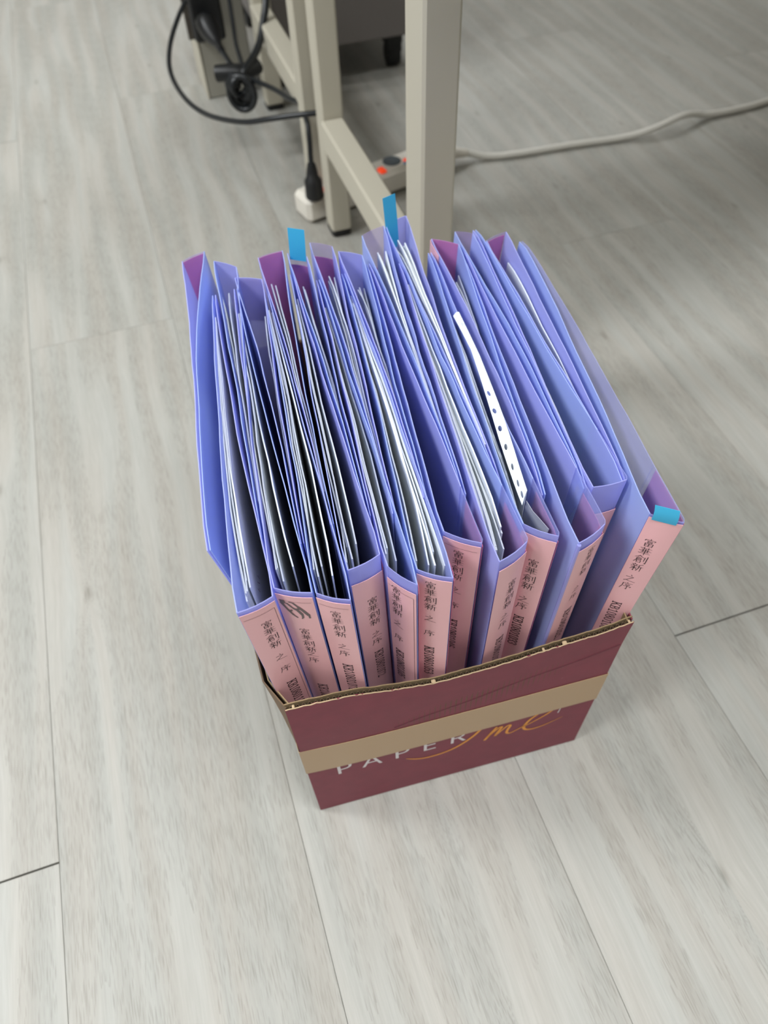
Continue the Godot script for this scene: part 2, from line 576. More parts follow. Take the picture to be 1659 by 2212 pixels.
func build_folders() -> void:
	# front row: spines with pink cards face the camera. [uL, wL, uR, wR, far u, far w, top] in millimetres
	var front := [
		[-9.6, 13.8, 8.5, 18.3, 8.0, 272, 300], [10.0, 22.8, 27.5, 15.2, 23.5, 275, 300], [29.5, 14.4, 44.8, 6.1, 43.5, 268, 300],
		[47.5, 23.1, 65.1, 28.1, 64.5, 280, 300], [67.2, 19.9, 78.4, 5.6, 81.2, 268, 300], [80.9, 14.2, 96.4, 4.6, 100, 270, 300],
		[100.6, 32.8, 117.0, 20.6, 119.6, 276, 300], [121.8, 7.5, 139.4, 15.3, 142.2, 270, 300], [141.6, 26.2, 156.0, 14.0, 166, 276, 300],
		[164.2, 7.2, 181.9, 14.8, 188.6, 276, 300], [186.2, 38.9, 205.6, 38.8, 206.5, 294, 300], [206.9, 14.3, 221.0, 4.6, 234.5, 270, 300]]
	var number := ["KB10801128", "KB10801112", "KB10801078", "KB10801072", "KB10801105", "KB10801053", "KB10801046", "KB10801038", "KB10801033", "KB10801021", "", "KB10801002"]
	# heights in millimetres: top of the name, drop to the last two characters, their spacing, start of the number
	var rows := [
		[285, 248, 15, 213, 0.58, 7.2], [264, 237, 8, 192, 0.52, 6.9], [289, 253, 8.5, 227, 0.52, 7.0], [267, 229, 9, 204, 0.56, 7.6], [289, 253, 17, 217, 0.34, 7.4], [295, 260, 17, 223, 0.42, 7.2],
		[290, 254, 17, 217, 0.46, 7.2], [274, 238, 9, 209, 0.60, 7.4], [276, 238, 8, 215, 0.55, 7.6], [289, 251, 8, 225, 0.58, 6.6], [250, 215, 8, 180, 0.5, 7.0], [283, 248, 8, 218, 0.38, 7.6]]
	var drop := [2.6, 3.2, 2.6, 14, 8.5, 2.4, 2.8, 8, 4.5, 7.5, 24, 1.0]
	var wrap := [0.0, 0.0, 0.0, 0.06, 0.07, 0.07, 0.12, 0.13, 0.13, 0.13, 0.12, 0.14]
	var bulge := [-2.0, -1.5, 0.5, -1.0, 0.0, 1.0, 0.0, -1.5, -1.5, -1.0, -1.0, 1.5]
	var looks := [
		"leftmost front folder, wide open, its pink spine label numbered KB10801128", "folder whose pink spine label carries the grey monogram above the writing", "folder with pink spine label numbered KB10801078, third spine from the left",
		"folder with a wide bare lavender strip above its pink spine label, fourth from the left", "narrow folder with slanted top and thin frame line on its pink label, fifth spine", "folder bulging with white papers, pink spine label numbered KB10801053",
		"folder set further back with empty blue inside, pink label numbered KB10801046", "folder with thick white stack and pointed opening, its faded pink label right of KB10801046", "folder with clear pink spine label numbered KB10801033",
		"folder with a glossy whitened spine corner and strongly slanted pale pink label", "recessed folder with short bare lavender spine, just left of the rightmost spine", "rightmost folder, leaning outward, blue flag at the top of its pink spine"]
	for i in 12:
		var s: Array = front[i]
		var f := Folder.new()
		f.l = Vector2(s[0], s[1]) * 0.001
		f.r = Vector2(s[2], s[3]) * 0.001
		f.far = Vector2(s[4], s[5]) * 0.001
		f.top = s[6] * 0.001
		f.bulge = bulge[i] * 0.001
		f.taper = 1.25
		f.clear = i >= 6
		f.flare = 1.5 if i >= 10 else 1.0
		var o := make_folder("document_folder", f, looks[i], "folders with spines to the front", i % 3, M.spine)
		var lab := part("spine_label", label_mesh(f, drop[i] * 0.001), M.label, o, "pink card label with black writing")
		if wrap[i] > 0.0:
			part("label_fold", wrap_mesh(f, 1.0, wrap[i], drop[i] * 0.001 + 0.001), M.label_shaded, lab, "pink card folded round the cover")
		if number[i] != "":
			var q: Array = rows[i]
			var step: float = q[5] * 1.02
			var ys := [q[0], q[0] - step, q[0] - step * 2.0, q[0] - step * 3.0, q[1], q[1] - q[2], q[3]]
			for k in 7:
				ys[k] *= 0.001
			part("lettering", lettering(f, ys, number[i], q[4], q[5] * 0.001), M.ink, lab)
		if i in [0, 1, 2, 4, 6]:
			var st := new_st()
			var y: float = f.top - (drop[i] + 5.0) * 0.001
			ink_bar(st, f, 0.05, y, 0.93, y, 0.00022)
			if i in [0, 4]:
				ink_bar(st, f, 0.93, y, 0.93, 0.02, 0.00025)
			part("frame_line", done(st), M.ink_line, lab)
		if i == 1:
			part("monogram", monogram(f), M.ink_grey, lab, "grey monogram")
		if i == 11:
			part("index_tab", tab_mesh([spine_point(f, 0.08, f.top - 0.0015, 0.0022), spine_point(f, 0.80, f.top - 0.0015, 0.0022), Vector3(0, 0.0105, -0.0015)]), M.tab, o, "blue sticky flag")
		if i == 9:
			var st := new_st()
			tube(st, PackedVector3Array([spine_point(f, -0.01, 0.10, 0.0006), spine_point(f, -0.01, 0.2, 0.0006), spine_point(f, -0.01, f.top - 0.001, 0.0006)]), [0.0011], 8)
			part("spine_fold", done(st), M.spine, o)
		var place: String = ["leftmost front folder", "folder with the grey monogram", "front folder KB10801078", "front folder with the wide bare strip", "narrow fifth front folder", "front folder KB10801053", "", "front folder with pointed opening, eighth from the left", "front folder KB10801033", "front folder with whitened spine corner", "recessed folder near the right end", ""][i]
		var stacks := [[[3, 0.08, 0.22, 0.1, 0.2], [2, 0.30, 0.42, 0.15, 0.25]], [[3, 0.08, 0.22, 0.08, 0.2], [1, 0.46, 0.5, 0.2, 0.25]], [[3, 0.08, 0.24, 0.1, 0.25], [1, 0.72, 0.78, 0.25, 0.3]], [[3, 0.08, 0.26, 0.1, 0.3], [1, 0.5, 0.56, 0.35, 0.4]],
			[[2, 0.08, 0.22, 0.1, 0.25], [1, 0.68, 0.74, 0.1, 0.3]], [[2, 0.12, 0.2, 0.1, 0.2], [6, 0.55, 0.88, 0.15, 0.35]], [], [[8, 0.14, 0.55, 0.12, 0.5], [1, 0.66, 0.72, 0.5, 0.55]], [[3, 0.2, 0.4, 0.2, 0.3]], [[3, 0.1, 0.32, 0.1, 0.3]], [[3, 0.1, 0.3, 0.1, 0.3]], []]
		if stacks[i].size() > 0:
			make_papers(f, "loose white sheets standing inside the " + place, "paper bundles in the folders", stacks[i], 0.045, 0.293)
		if i == 0:
			var bundle: Node3D = get_child(get_child_count() - 1)
			part("ruled_lines", ruled_lines(f), M.ink_line, bundle)
		if i == 8:
			punched_sheet(f)
	# back row: spines turned away, open ends to the front
	var back := [
		[-9.3, 312.9, 7.4, 320.5, -20.0, 57], [12.9, 306.3, 27.5, 294.5, 9.2, 58], [25.0, 281.7, 42.8, 274.7, 28.4, 48], [44.3, 301, 62.6, 304.6, 46.0, 56], [65.7, 300.1, 78.3, 292.6, 66.2, 56], [83.8, 308.4, 98.5, 299, 79.6, 54],
		[101.6, 291.3, 116.9, 281.8, 98.6, 60], [122.7, 305.6, 141.2, 313.4, 119.6, 56], [142.9, 314, 160.8, 321.4, 140.6, 58], [170.4, 286.4, 187.2, 274.1, 160.8, 44], [189.6, 290.1, 201.4, 283.8, 184.0, 42], [208.0, 272.5, 225.3, 278.9, 206.0, 40]]
	var bdrop := [2, 0, 2, 1.5, 10, 12, 0, 34, 0, 1, 22, 3]
	var blow := [0.0, 0.0, 0.262, 0.0, 0.0, 0.0, 0.0, 0.0, 0.0, 0.0, 0.0, 0.0]
	var blab := [1, 0, 1, 1, 1, 1, 0, 1, 0, 1, 1, 1]
	var btap := [4.0, 1.6, 2.2, 2.4, 1.8, 1.8, 2.0, 2.0, 1.8, 2.2, 2.0, 1.15]
	var bbul := [-2.0, -0.5, 1.0, 0.0, 0.5, 1.0, 1.0, 0.0, -1.0, 1.5, 2.0, 0.0]
	var blooks := [
		"leftmost of the rear folders, empty, dark pink inside its far spine", "rear folder with plain blue spine and no label, second from the left at the back", "low rear folder whose far spine is pink only along the top", "rear folder with wide dark magenta far spine, left of the first blue flag",
		"rear folder carrying the blue flag at the middle left of the back", "rear folder with pale top edge over magenta, just right of the blue flag", "rear folder with plain blue unlabelled spine near the middle of the back", "tall rear folder with pale clear strip above its pink card",
		"tall rear folder carrying the highest blue flag in front of the desk leg", "rear folder with bright pink edge wrapping round its left corner", "narrow rear folder between the pink edged one and the right end, low pink card", "rightmost of the rear folders, far spine half pink"]
	for i in 12:
		var s: Array = back[i]
		var f := Folder.new()
		f.l = Vector2(s[0], s[1]) * 0.001
		f.r = Vector2(s[2], s[3]) * 0.001
		f.far = Vector2(s[4], s[5]) * 0.001
		f.top = TOP
		f.taper = btap[i]
		f.bulge = bbul[i] * 0.001
		f.thin = 0.0008
		f.flare = 1.9 if i == 0 else (1.5 if i >= 10 else 1.0)
		var o := make_folder("document_folder", f, blooks[i], "folders with spines to the back", (i + 1) % 3, M.spine_clear if blab[i] == 1 and i != 2 else M.spine)
		if blab[i] == 1:
			part("spine_label", label_mesh(f, bdrop[i] * 0.001, blow[i]), M.label_shaded, o, "pink card label seen through the plastic, shade put into its colour")
			if i == 9:
				part("label_fold", wrap_mesh(f, 0.0, 0.09, 0.0005), M.label, o, "bright pink card edge folded round the corner")
		if i == 4:
			part("index_tab", tab_mesh([spine_point(f, 0.12, f.top - 0.004, -0.0012), spine_point(f, 0.98, f.top - 0.004, -0.0012), Vector3(0.0015, 0.0245, -0.001)]), M.tab, o, "blue sticky flag")
		if i == 8:
			part("index_tab", tab_mesh([folder_point(f, 0.0, 0.012, f.top - 0.020) + Vector3(0.001, 0, 0), folder_point(f, 0.0, 0.012, f.top - 0.020) + Vector3(0.0115, 0, -0.004), Vector3(-0.002, 0.042, -0.002)]), M.tab, o, "blue sticky flag")
		var n: int = [0, 2, 1, 2, 2, 3, 3, 5, 6, 3, 1, 1][i]
		if n > 0:
			var where := ["", "second rear folder from the left", "low rear folder with the half pink spine", "rear folder with the wide magenta spine", "rear folder with the middle left blue flag", "rear folder right of the middle left blue flag", "rear folder with the plain blue spine near the middle", "tall rear folder with the clear strip", "rear folder with the highest blue flag", "rear folder with the bright pink edge", "narrow rear folder right of the pink edged one", "rightmost rear folder"]
			var lo: float = [0, 0.1, 0.6, 0.25, 0.3, 0.5, 0.5, 0.45, 0.35, 0.5, 0.5, 0.55][i]
			make_papers(f, "white sheets standing inside the " + where[i], "paper bundles in the folders", [[n, lo + (0.24 if i == 11 else 0.0), lo + 0.3, 0.4, 0.6]], 0.05, [0.29, 0.289, 0.287, 0.29, 0.289, 0.291, 0.289, 0.295, 0.297, 0.289, 0.292, 0.296][i])

func tab_mesh(e: Array) -> ArrayMesh:
	# a sticky flag: bottom left, bottom right, and the rise to its top
	var g := []
	for j in 4:
		var row := PackedVector3Array()
		for i in 3:
			row.append(e[0].lerp(e[1], i / 2.0) + e[2] * (j / 3.0) + Vector3(0, 0, 0.0008 * sin(PI * j / 3.0)))
		g.append(row)
	var st := new_st()
	slab(st, g, Vector3(0, 0, 0.0002))
	return done(st)

func monogram(f: Folder) -> ArrayMesh:
	# slanting strokes, in millimetres: u from the spine's left edge, height
	var st := new_st()
	var w := f.l.distance_to(f.r)
	var lines := [[1.4, 290.0, 3.8, 290.6, 1.9], [1.6, 289.6, 2.6, 286.6, 0.9], [2.6, 286.6, 4.6, 281.6, 0.8], [4.6, 281.6, 6.2, 278.0, 0.7], [6.2, 278.0, 8.0, 275.8, 0.5],
		[4.4, 289.6, 7.0, 285.4, 0.6], [7.0, 285.4, 9.0, 283.4, 0.8], [9.0, 283.4, 10.6, 279.6, 1.0], [10.6, 279.6, 10.6, 276.4, 0.7], [10.6, 276.4, 9.8, 275.2, 0.4],
		[5.6, 291.2, 7.6, 290.8, 0.5], [7.6, 290.8, 9.6, 287.4, 0.7], [9.6, 287.4, 12.0, 283.0, 1.0], [12.0, 283.0, 13.8, 279.0, 1.1], [13.8, 279.0, 13.9, 276.2, 0.6],
		[8.4, 284.6, 10.4, 285.6, 0.9], [4.8, 281.6, 6.2, 283.0, 0.7]]
	for q in lines:
		ink_bar(st, f, q[0] / 17.5, q[1] * 0.001, q[2] / 17.5, q[3] * 0.001, q[4] * 0.0017)
	return done(st)

func ruled_lines(f: Folder) -> ArrayMesh:
	# thin printed rules and a scrawl on the right face of a sheet
	var st := new_st()
	var hi := 0.46
	var list := []
	for k in 10:
		list.append([0.07 + 0.012 * k, 0.292 - 0.0075 * k, 0.62, 0.292 - 0.0075 * k, 0.00025])
	for k in 9:
		list.append([0.085 + 0.008 * k, 0.280 - 0.004 * (k % 3) - 0.001 * k, 0.095 + 0.008 * k, 0.272 + 0.002 * (k % 2) - 0.001 * k, 0.0004])
	for q in list:
		var a := folder_point(f, hi, q[0], q[1]) + Vector3(0.0007, 0, 0)
		var b := folder_point(f, hi, q[2], q[3]) + Vector3(0.0007, 0, 0)
		var d := (b - a).normalized()
		var n: Vector3 = d.cross(Vector3.RIGHT).normalized() * q[4] * 0.5
		put_flat(st, [a + n, b + n, b - n, a + n, b - n, a - n], Vector3.RIGHT)
	return done(st)

func punched_sheet(f: Folder) -> void:
	# one loose-leaf sheet whose holed margin curls over to the left above the folder, box millimetres (u, depth)
	var left := [[159.3, 200], [159.6, 166], [156.4, 137], [152.9, 108], [149.7, 81], [147.2, 52], [146.6, 40]]
	var right := [[163.1, 200], [162.4, 158], [160.4, 129], [158.5, 105], [156.1, 84], [153.0, 61], [151.2, 46]]
	var o := thing("punched_sheet", "white loose-leaf sheet with a row of punched holes curling over the folder tops", "paper", box_frame * f.base, BOX_TURN)
	var st := new_st()
	var n := 11
	var ls := []
	var rs := []
	for k in n * 2 + 1:
		var t := float(k) / (n * 2) * 6.0
		var i := mini(int(t), 5)
		var fr := t - i
		ls.append(Vector3(lerpf(left[i][0], left[i + 1][0], fr), 298.0 + 1.5 * sin(k * 0.2), -lerpf(left[i][1], left[i + 1][1], fr)) * 0.001 - f.base)
		rs.append(Vector3(lerpf(right[i][0], right[i + 1][0], fr), 300.5, -lerpf(right[i][1], right[i + 1][1], fr)) * 0.001 - f.base)
	for k in n:
		# a cell of margin with a round hole in it, near the free edge
		var a: Vector3 = ls[k * 2]
		var b: Vector3 = ls[k * 2 + 2]
		var c: Vector3 = rs[k * 2 + 2]
		var d: Vector3 = rs[k * 2]
		var mid := a.lerp(b, 0.5).lerp(c.lerp(d, 0.5), 0.34) + Vector3(0, 0.0006, 0)
		var ex := (c.lerp(d, 0.5) - a.lerp(b, 0.5)).normalized()
		var ez := (b - a).normalized()
		var hole := []
		var rim := []
		var open := k > 3
		for q in 16:
			var an := TAU * q / 16.0
			hole.append(mid + (ex * cos(an) * 0.0011 + ez * sin(an) * 0.0021) * (1.0 if open else 0.02))
			var x := cos(an)
			var z := sin(an)
			var m := maxf(absf(x), absf(z))
			var uu := x / m * 0.5 + 0.5
			var vv := z / m * 0.5 + 0.5
			rim.append(a.lerp(d, uu).lerp(b.lerp(c, uu), vv) + Vector3(0, 0.0012 * sin(PI * uu), 0))
		for q in 16:
			var q2 := (q + 1) % 16
			quad(st, hole[q], hole[q2], rim[q2], rim[q], 1)
			quad(st, rim[q], rim[q2], hole[q2], hole[q], 2)
	part("margin", done(st), M.paper, o)
	# the rest of the sheet hangs down inside the folder
	var g := []
	for j in 4:
		var row := PackedVector3Array()
		for k in range(0, n * 2 + 1, 2):
			var p: Vector3 = rs[k]
			row.append(Vector3(p.x + 0.0006 * (3 - j), lerpf(0.02, p.y, j / 3.0), p.z))
		g.append(row)
	var st2 := new_st()
	slab(st2, g, Vector3(0.0003, 0, 0))
	part("sheet_body", done(st2), M.paper, o)
	# torn grey corner at the front end
	var st3 := new_st()
	var g3 := []
	for j in 4:
		var row := PackedVector3Array()
		for i in 4:
			var x := lerpf(149.8, 153.4, i / 3.0) + (1.2 if j == 3 and i == 3 else 0.0)
			row.append(Vector3(x, lerpf(262, 297.0 - (i % 2) * 1.2, j / 3.0), -lerpf(42, 22, i / 3.0)) * 0.001 - f.base)
		g3.append(row)
	slab(st3, g3, Vector3(0.0003, 0, 0))
	part("torn_corner", done(st3), M.paper_grey, o, "torn grey corner")

# ------------------------------------------------------------------ carton
func rim_height(u: float) -> float:
	var pts := [[-6.0, 209.0], [10, 208.6], [38, 206.0], [62, 199.0], [89, 193.2], [115, 194.0], [140, 196.0], [165, 199.4], [192, 201.5], [206, 205.0], [222, 209.5]]
	for i in pts.size() - 1:
		if u * 1000.0 <= pts[i + 1][0]:
			var t: float = (u * 1000.0 - pts[i][0]) / (pts[i + 1][0] - pts[i][0])
			return lerpf(pts[i][1], pts[i + 1][1], clampf(t, 0, 1)) * 0.001
	return 0.209

func front_point(u: float, v: float, z: float, extra := 0.0) -> Vector3:
	# v from 0 at the floor to 1 at the torn rim; the flap bends out slightly above its crease
	var y := lerpf(0.0012, rim_height(u) + extra, v)
	var crease := 0.118 + 0.26 * u
	var bend := 0.0016 * smoothstep(0.0, 0.05, y - crease) if y > crease else 0.0
	return Vector3(u, y, z + bend)

func build_carton() -> void:
	var o := thing("paper_carton", "maroon cut-down paper carton with a tan tape band, holding all the folders", "box", BOX_AT, BOX_TURN)
	# outer printed liner with a ragged cut top
	var n := 60
	for layer in [["front_panel", -0.0004, 0.0007, M.maroon, 0.0, 1], ["inner_liner", -0.0036, 0.0007, M.card, 0.0012, 7]]:
		var g := []
		for j in 15:
			var row := PackedVector3Array()
			for i in n + 1:
				var u := lerpf(-0.0015, BOX_W, float(i) / n)
				var rag := 0.0007 * wob.get_noise_2d(u * 9000.0, layer[5] * 50.0) + 0.0005 * wob.get_noise_2d(u * 30000.0, layer[5] * 80.0)
				row.append(front_point(u, j / 14.0, layer[1], layer[4] + rag * 1.6))
			g.append(row)
		var st := new_st()
		slab(st, g, Vector3(0, 0, layer[2]))
		part(layer[0], done(st), layer[3], o, "maroon printed front" if layer[0] == "front_panel" else "")
	var fl := []
	for j in 2:
		var row := PackedVector3Array()
		for i in 241:
			var u := lerpf(0.0, BOX_W - 0.001, i / 240.0)
			row.append(front_point(u, 0.2 + 0.8 * j, -0.002 + 0.0011 * sin(i * PI / 2.0 + 0.6), -0.0012 + 0.0006 * wob.get_noise_2d(u * 9000.0, 7)))
		fl.append(row)
	var fst := new_st()
	slab(fst, fl, Vector3(0, 0, 0.0003))
	part("fluting", done(fst), M.card_dark, o)
	# torn tufts standing up on the rim
	var tuft := mat(Color(0.74, 0.65, 0.52), 0.9)
	for q in [[0.0035, 0.0010], [0.0875, 0.0017], [0.1575, 0.0010], [0.171, 0.0018], [0.212, 0.0010]]:
		var tst := new_st()
		var p := front_point(q[0], 1.0, -0.0014)
		bevel_box(tst, p + Vector3(0, 0.0001, 0), Vector3(q[1] * 1.6, q[1], 0.0026), 0.0005)
		part("torn_tuft", done(tst), tuft, o)
	var edge := PackedVector3Array()
	for i in 121:
		var u := lerpf(-0.0012, BOX_W - 0.0004, i / 120.0)
		edge.append(front_point(u, 1.0, -0.0003, 0.0001 + 0.0011 * wob.get_noise_2d(u * 9000.0, 50.0) + 0.0008 * wob.get_noise_2d(u * 30000.0, 80.0)))
	var est := new_st()
	tube(est, edge, [0.00042], 6)
	part("torn_edge", done(est), tuft, o, "pale torn paper edge")
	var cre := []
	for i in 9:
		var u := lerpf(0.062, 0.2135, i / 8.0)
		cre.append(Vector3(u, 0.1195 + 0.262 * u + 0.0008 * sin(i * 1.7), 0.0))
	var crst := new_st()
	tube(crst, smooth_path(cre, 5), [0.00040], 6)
	part("crease", done(crst), mat(Color(0.33, 0.13, 0.17), 0.8), o)  # darker than the panel: the shadow of the fold is put into this colour
	# side walls, bowed a little outwards by the load
	for s in [0, 1]:
		for layer in [["side_panel", 0.0, 0.0009, M.maroon if s == 1 else M.card_dark], ["inner_liner", 0.0030, 0.0008, M.card]]:
			var g := []
			for j in 9:
				var row := PackedVector3Array()
				for i in 17:
					var t := i / 16.0
					var y := lerpf(0.0012, 0.207 + 0.0015 * wob.get_noise_2d(t * 900.0, s * 40.0), j / 8.0)
					var bow: float = 0.0118 * pow(sin(PI * pow(t, 0.42)), 0.8) * (0.22 + 0.78 * pow(j / 8.0, 2.5)) if s == 0 else 0.014 * sin(PI * pow(t, 1.2)) * (0.2 + 0.8 * pow(j / 8.0, 2.0))
					var x: float = -0.0008 - bow + layer[1] if s == 0 else BOX_W - 0.0006 + bow - layer[1]
					row.append(Vector3(x, y, -0.001 - t * (BOX_D - 0.002)))
				g.append(row)
			var st := new_st()
			slab(st, g, Vector3(layer[2], 0, 0))
			part(layer[0], done(st), layer[3], o)
	var bst := new_st()
	bevel_box(bst, Vector3(BOX_W * 0.5, 0.104, -BOX_D + 0.002), Vector3(BOX_W - 0.002, 0.2056, 0.0036), 0.0006)
	part("back_panel", done(bst), M.card_dark, o)
	var gst := new_st()
	bevel_box(gst, Vector3(BOX_W * 0.5, 0.0032, -BOX_D * 0.5), Vector3(BOX_W - 0.004, 0.0040, BOX_D - 0.006), 0.0006)
	part("bottom_panel", done(gst), M.card, o)
	# tan tape band across the front and round both corners
	var tg := []
	for j in 4:
		var row := PackedVector3Array()
		for i in 27:
			var u := lerpf(-0.0022, BOX_W + 0.0006, i / 26.0)
			var lo := lerpf(0.0875, 0.0885, i / 26.0) + 0.0065 * pow(1.0 - i / 26.0, 6.0)
			var hi := lerpf(0.1300, 0.1312, i / 26.0) + 0.0075 * pow(1.0 - i / 26.0, 6.0)
			row.append(Vector3(u, lerpf(lo, hi, j / 3.0), 0.0004))
		tg.append(row)
	var tape_st := new_st()
	slab(tape_st, tg, Vector3(0, 0, 0.0003))
	for s in [0, 1]:
		var g := []
		for j in 3:
			var row := PackedVector3Array()
			for i in 9:
				var t := i / 8.0
				var bow: float = 0.0118 * pow(sin(PI * pow(t, 0.42)), 0.8) * 0.36 if s == 0 else 0.014 * sin(PI * pow(t, 1.2)) * 0.48
				var x: float = -0.0022 - bow if s == 0 else BOX_W + 0.0006 + bow
				row.append(Vector3(x, lerpf(0.094 if s == 0 else 0.0885, 0.1375 if s == 0 else 0.1312, j / 2.0), 0.0004 - t * BOX_D))
			g.append(row)
		slab(tape_st, g, Vector3(0.0003, 0, 0), 5)
	part("tape_band", done(tape_st), M.tape, o, "tan packing tape band")
	# printed name, its upper half under the tape
	for q in [["P", 19.2], ["A", 36.8], ["P", 61.8], ["E", 83.0], ["R", 103.6]]:
		var wst := new_st()
		var tx := text_tris(q[0], "Droid Sans", 400)
		var pts := []
		for p in tx[0]:
			pts.append(Vector3(q[1] * 0.001 + p.x * 0.0178, 0.0745 + p.y * 0.0190, 0.00012))
		put_flat(wst, pts, Vector3(0, 0, 1))
		part("printed_letter", done(wst), M.white_print, o, "white printed letter " + q[0])
	var mst := new_st()
	var tm := []
	for p in strokes_to_tris(["186.9,-79.6 187.6,-88"], 0.9):
		tm.append(Vector3(p.x * 0.001, -p.y * 0.001, 0.00012))
	put_flat(mst, tm, Vector3(0, 0, 1))
	part("printed_mark", done(mst), M.white_print, o)
	var ost := new_st()
	var brush := [
		[[69.5, 68.6, 0.8], [75, 63.8, 1.7], [81, 60.2, 2.1], [88, 58.6, 2.4], [97, 59.2, 2.6], [106, 62.6, 2.8], [114, 69.4, 3.0], [121, 78.6, 3.1], [126, 88.5, 3.0], [129, 97, 2.4]],
		[[130.6, 62.0, 2.6], [132.8, 68.0, 3.0], [135.6, 76.0, 2.8], [138.6, 84.0, 2.4]],
		[[132.6, 67.0, 1.6], [136.5, 74.5, 1.8], [141.0, 81.6, 2.2], [142.6, 80.6, 2.6], [140.2, 72.0, 2.8], [138.8, 65.4, 2.8]],
		[[138.8, 65.4, 1.8], [142.4, 72.4, 1.8], [147.2, 80.6, 2.4], [149.4, 79.4, 2.8], [148.0, 71.5, 2.8], [148.2, 65.6, 2.6], [151.2, 63.4, 2.0], [156.0, 66.6, 1.7], [163.0, 72.0, 1.5]],
		[[160.6, 69.0, 1.6], [169.5, 75.6, 1.8], [177.0, 82.4, 2.2], [181.5, 88.2, 2.4]],
		[[172.0, 90.0, 2.4], [165.4, 82.0, 2.8], [162.0, 73.0, 3.0], [161.6, 66.0, 2.9], [164.6, 61.0, 2.6], [170.6, 59.0, 2.2], [178.0, 60.4, 1.7], [185.6, 64.2, 1.1], [192.4, 68.2, 0.5]]]
	for b in brush:
		var path := []
		for q in b:
			path.append(Vector3(q[0], q[1], q[2]))
		var sm := smooth_path(path, 6)
		var pts := []
		for k in sm.size() - 1:
			var p0 := Vector2(sm[k].x, sm[k].y)
			var p1 := Vector2(sm[k + 1].x, sm[k + 1].y)
			var d0 := (Vector2(sm[mini(k + 1, sm.size() - 1)].x, sm[mini(k + 1, sm.size() - 1)].y) - Vector2(sm[maxi(k - 1, 0)].x, sm[maxi(k - 1, 0)].y)).normalized()
			var d1 := (Vector2(sm[mini(k + 2, sm.size() - 1)].x, sm[mini(k + 2, sm.size() - 1)].y) - p0).normalized()
			var n0 := Vector2(-d0.y, d0.x) * sm[k].z * 0.42
			var n1 := Vector2(-d1.y, d1.x) * sm[k + 1].z * 0.42
			for p in [p0 + n0, p1 + n1, p1 - n1, p0 + n0, p1 - n1, p0 - n0]:
				pts.append(Vector3(p.x * 0.001, p.y * 0.001, 0.00016))
		put_flat(ost, pts, Vector3(0, 0, 1))
	part("printed_script", done(ost), M.orange_print, o, "orange printed script")
	# scuffs along the crease
	var sst := new_st()
	for k in 26:
		var u := rng.randf_range(0.012, 0.208)
		var y := 0.118 + 0.26 * u + rng.randf_range(-0.0006, 0.0012)
		if k > 16:
			y = rng.randf_range(0.14, 0.185)
		var p := Vector3(u, y, 0.00006)
		p.z += 0.0016 * smoothstep(0.0, 0.05, y - (0.118 + 0.26 * u)) + 0.00004
		var lx := rng.randf_range(0.0002, 0.0016)
		var ly := rng.randf_range(0.00012, 0.0003)
		var dy := lx * 0.26
		var pts := [p, p + Vector3(lx, dy, 0), p + Vector3(lx, dy + ly, 0), p, p + Vector3(lx, dy + ly, 0), p + Vector3(0, ly, 0)]
		put_flat(sst, pts, Vector3(0, 0, 1))
	var sc := part("scuffs", done(sst), mat(Color(0.72, 0.55, 0.55), 0.8), o)
	sc.set_meta("kind", "stuff")

# ------------------------------------------------------------------ the floor
func build_floor(x0: float, x1: float, z0: float, z1: float) -> void:
	var floor_ := struct("floor", boxm(Vector3(x1 - x0 + 0.2, 0.06, z1 - z0 + 0.2), 0.002), M.subfloor, Vector3((x0 + x1) * 0.5, -0.0385, (z0 + z1) * 0.5))
	var wide := 0.18300
	var seam := -0.2166
	var known := {0: -0.841, -1: -0.2055, 1: -0.30, 2: -0.37, 3: -0.2202, 4: -0.810, 5: -1.476, 6: -0.62, 7: -1.25, -2: -0.55, -3: -0.02}
	var long := 1.22
	for row in range(-22, 17):
		var xa := seam + row * wide
		var xb := xa + wide
		if xb < x0 or xa > x1:
			continue
		var joint: float = known[row] if known.has(row) else -0.3 + 0.47 * ((row * 7) % 5)
		var k0 := int(floor((z0 - joint) / long))
		var k1 := int(ceil((z1 - joint) / long))
		for k in range(k0, k1):
			var za := maxf(joint + k * long, z0)
			var zb := minf(joint + (k + 1) * long, z1)
			var xa2 := maxf(xa, x0)
			var xb2 := minf(xb, x1)
			if zb - za < 0.01 or xb2 - xa2 < 0.01:
				continue
			var gap := 0.0001
			var open := 0.0007 if (row in [3, -1]) else 0.00018
			plank(floor_, xa2 + gap, xb2 - gap, za + open, zb - open)

func plank(parent: Node3D, xa: float, xb: float, za: float, zb: float) -> void:
	var st := new_st()
	var b := 0.0002
	var flip_u := rng.randf() < 0.5
	var flip_v := rng.randf() < 0.5
	var top := [Vector3(xa + b, 0, za + b), Vector3(xb - b, 0, za + b), Vector3(xb - b, 0, zb - b), Vector3(xa + b, 0, zb - b)]
	var low := [Vector3(xa, -0.0004, za), Vector3(xb, -0.0004, za), Vector3(xb, -0.0004, zb), Vector3(xa, -0.0004, zb)]
	var deep := []
	for p in low:
		deep.append(p + Vector3(0, -0.006, 0))
	var faces := [[top[0], top[1], top[2], top[3]]]
	for k in 4:
		var k2 := (k + 1) % 4
		faces.append([top[k2], top[k], low[k], low[k2]])
		faces.append([low[k2], low[k], deep[k], deep[k2]])
	st.set_smooth_group(-1)
	for f in faces:
		for k in [0, 1, 2, 0, 2, 3]:
			var p: Vector3 = f[k]
			var u := clampf((p.x - xa) / 0.183, 0.0, 1.0) * 0.98 + 0.01
			var v := clampf((p.z - za) / 1.22, 0.0, 1.0) * 0.98 + 0.01
			st.set_uv(Vector2(1.0 - u if flip_u else u, 1.0 - v if flip_v else v))
			st.add_vertex(p - parent.position)
	part("plank", done(st), M.grain[rng.randi() % 4], parent)

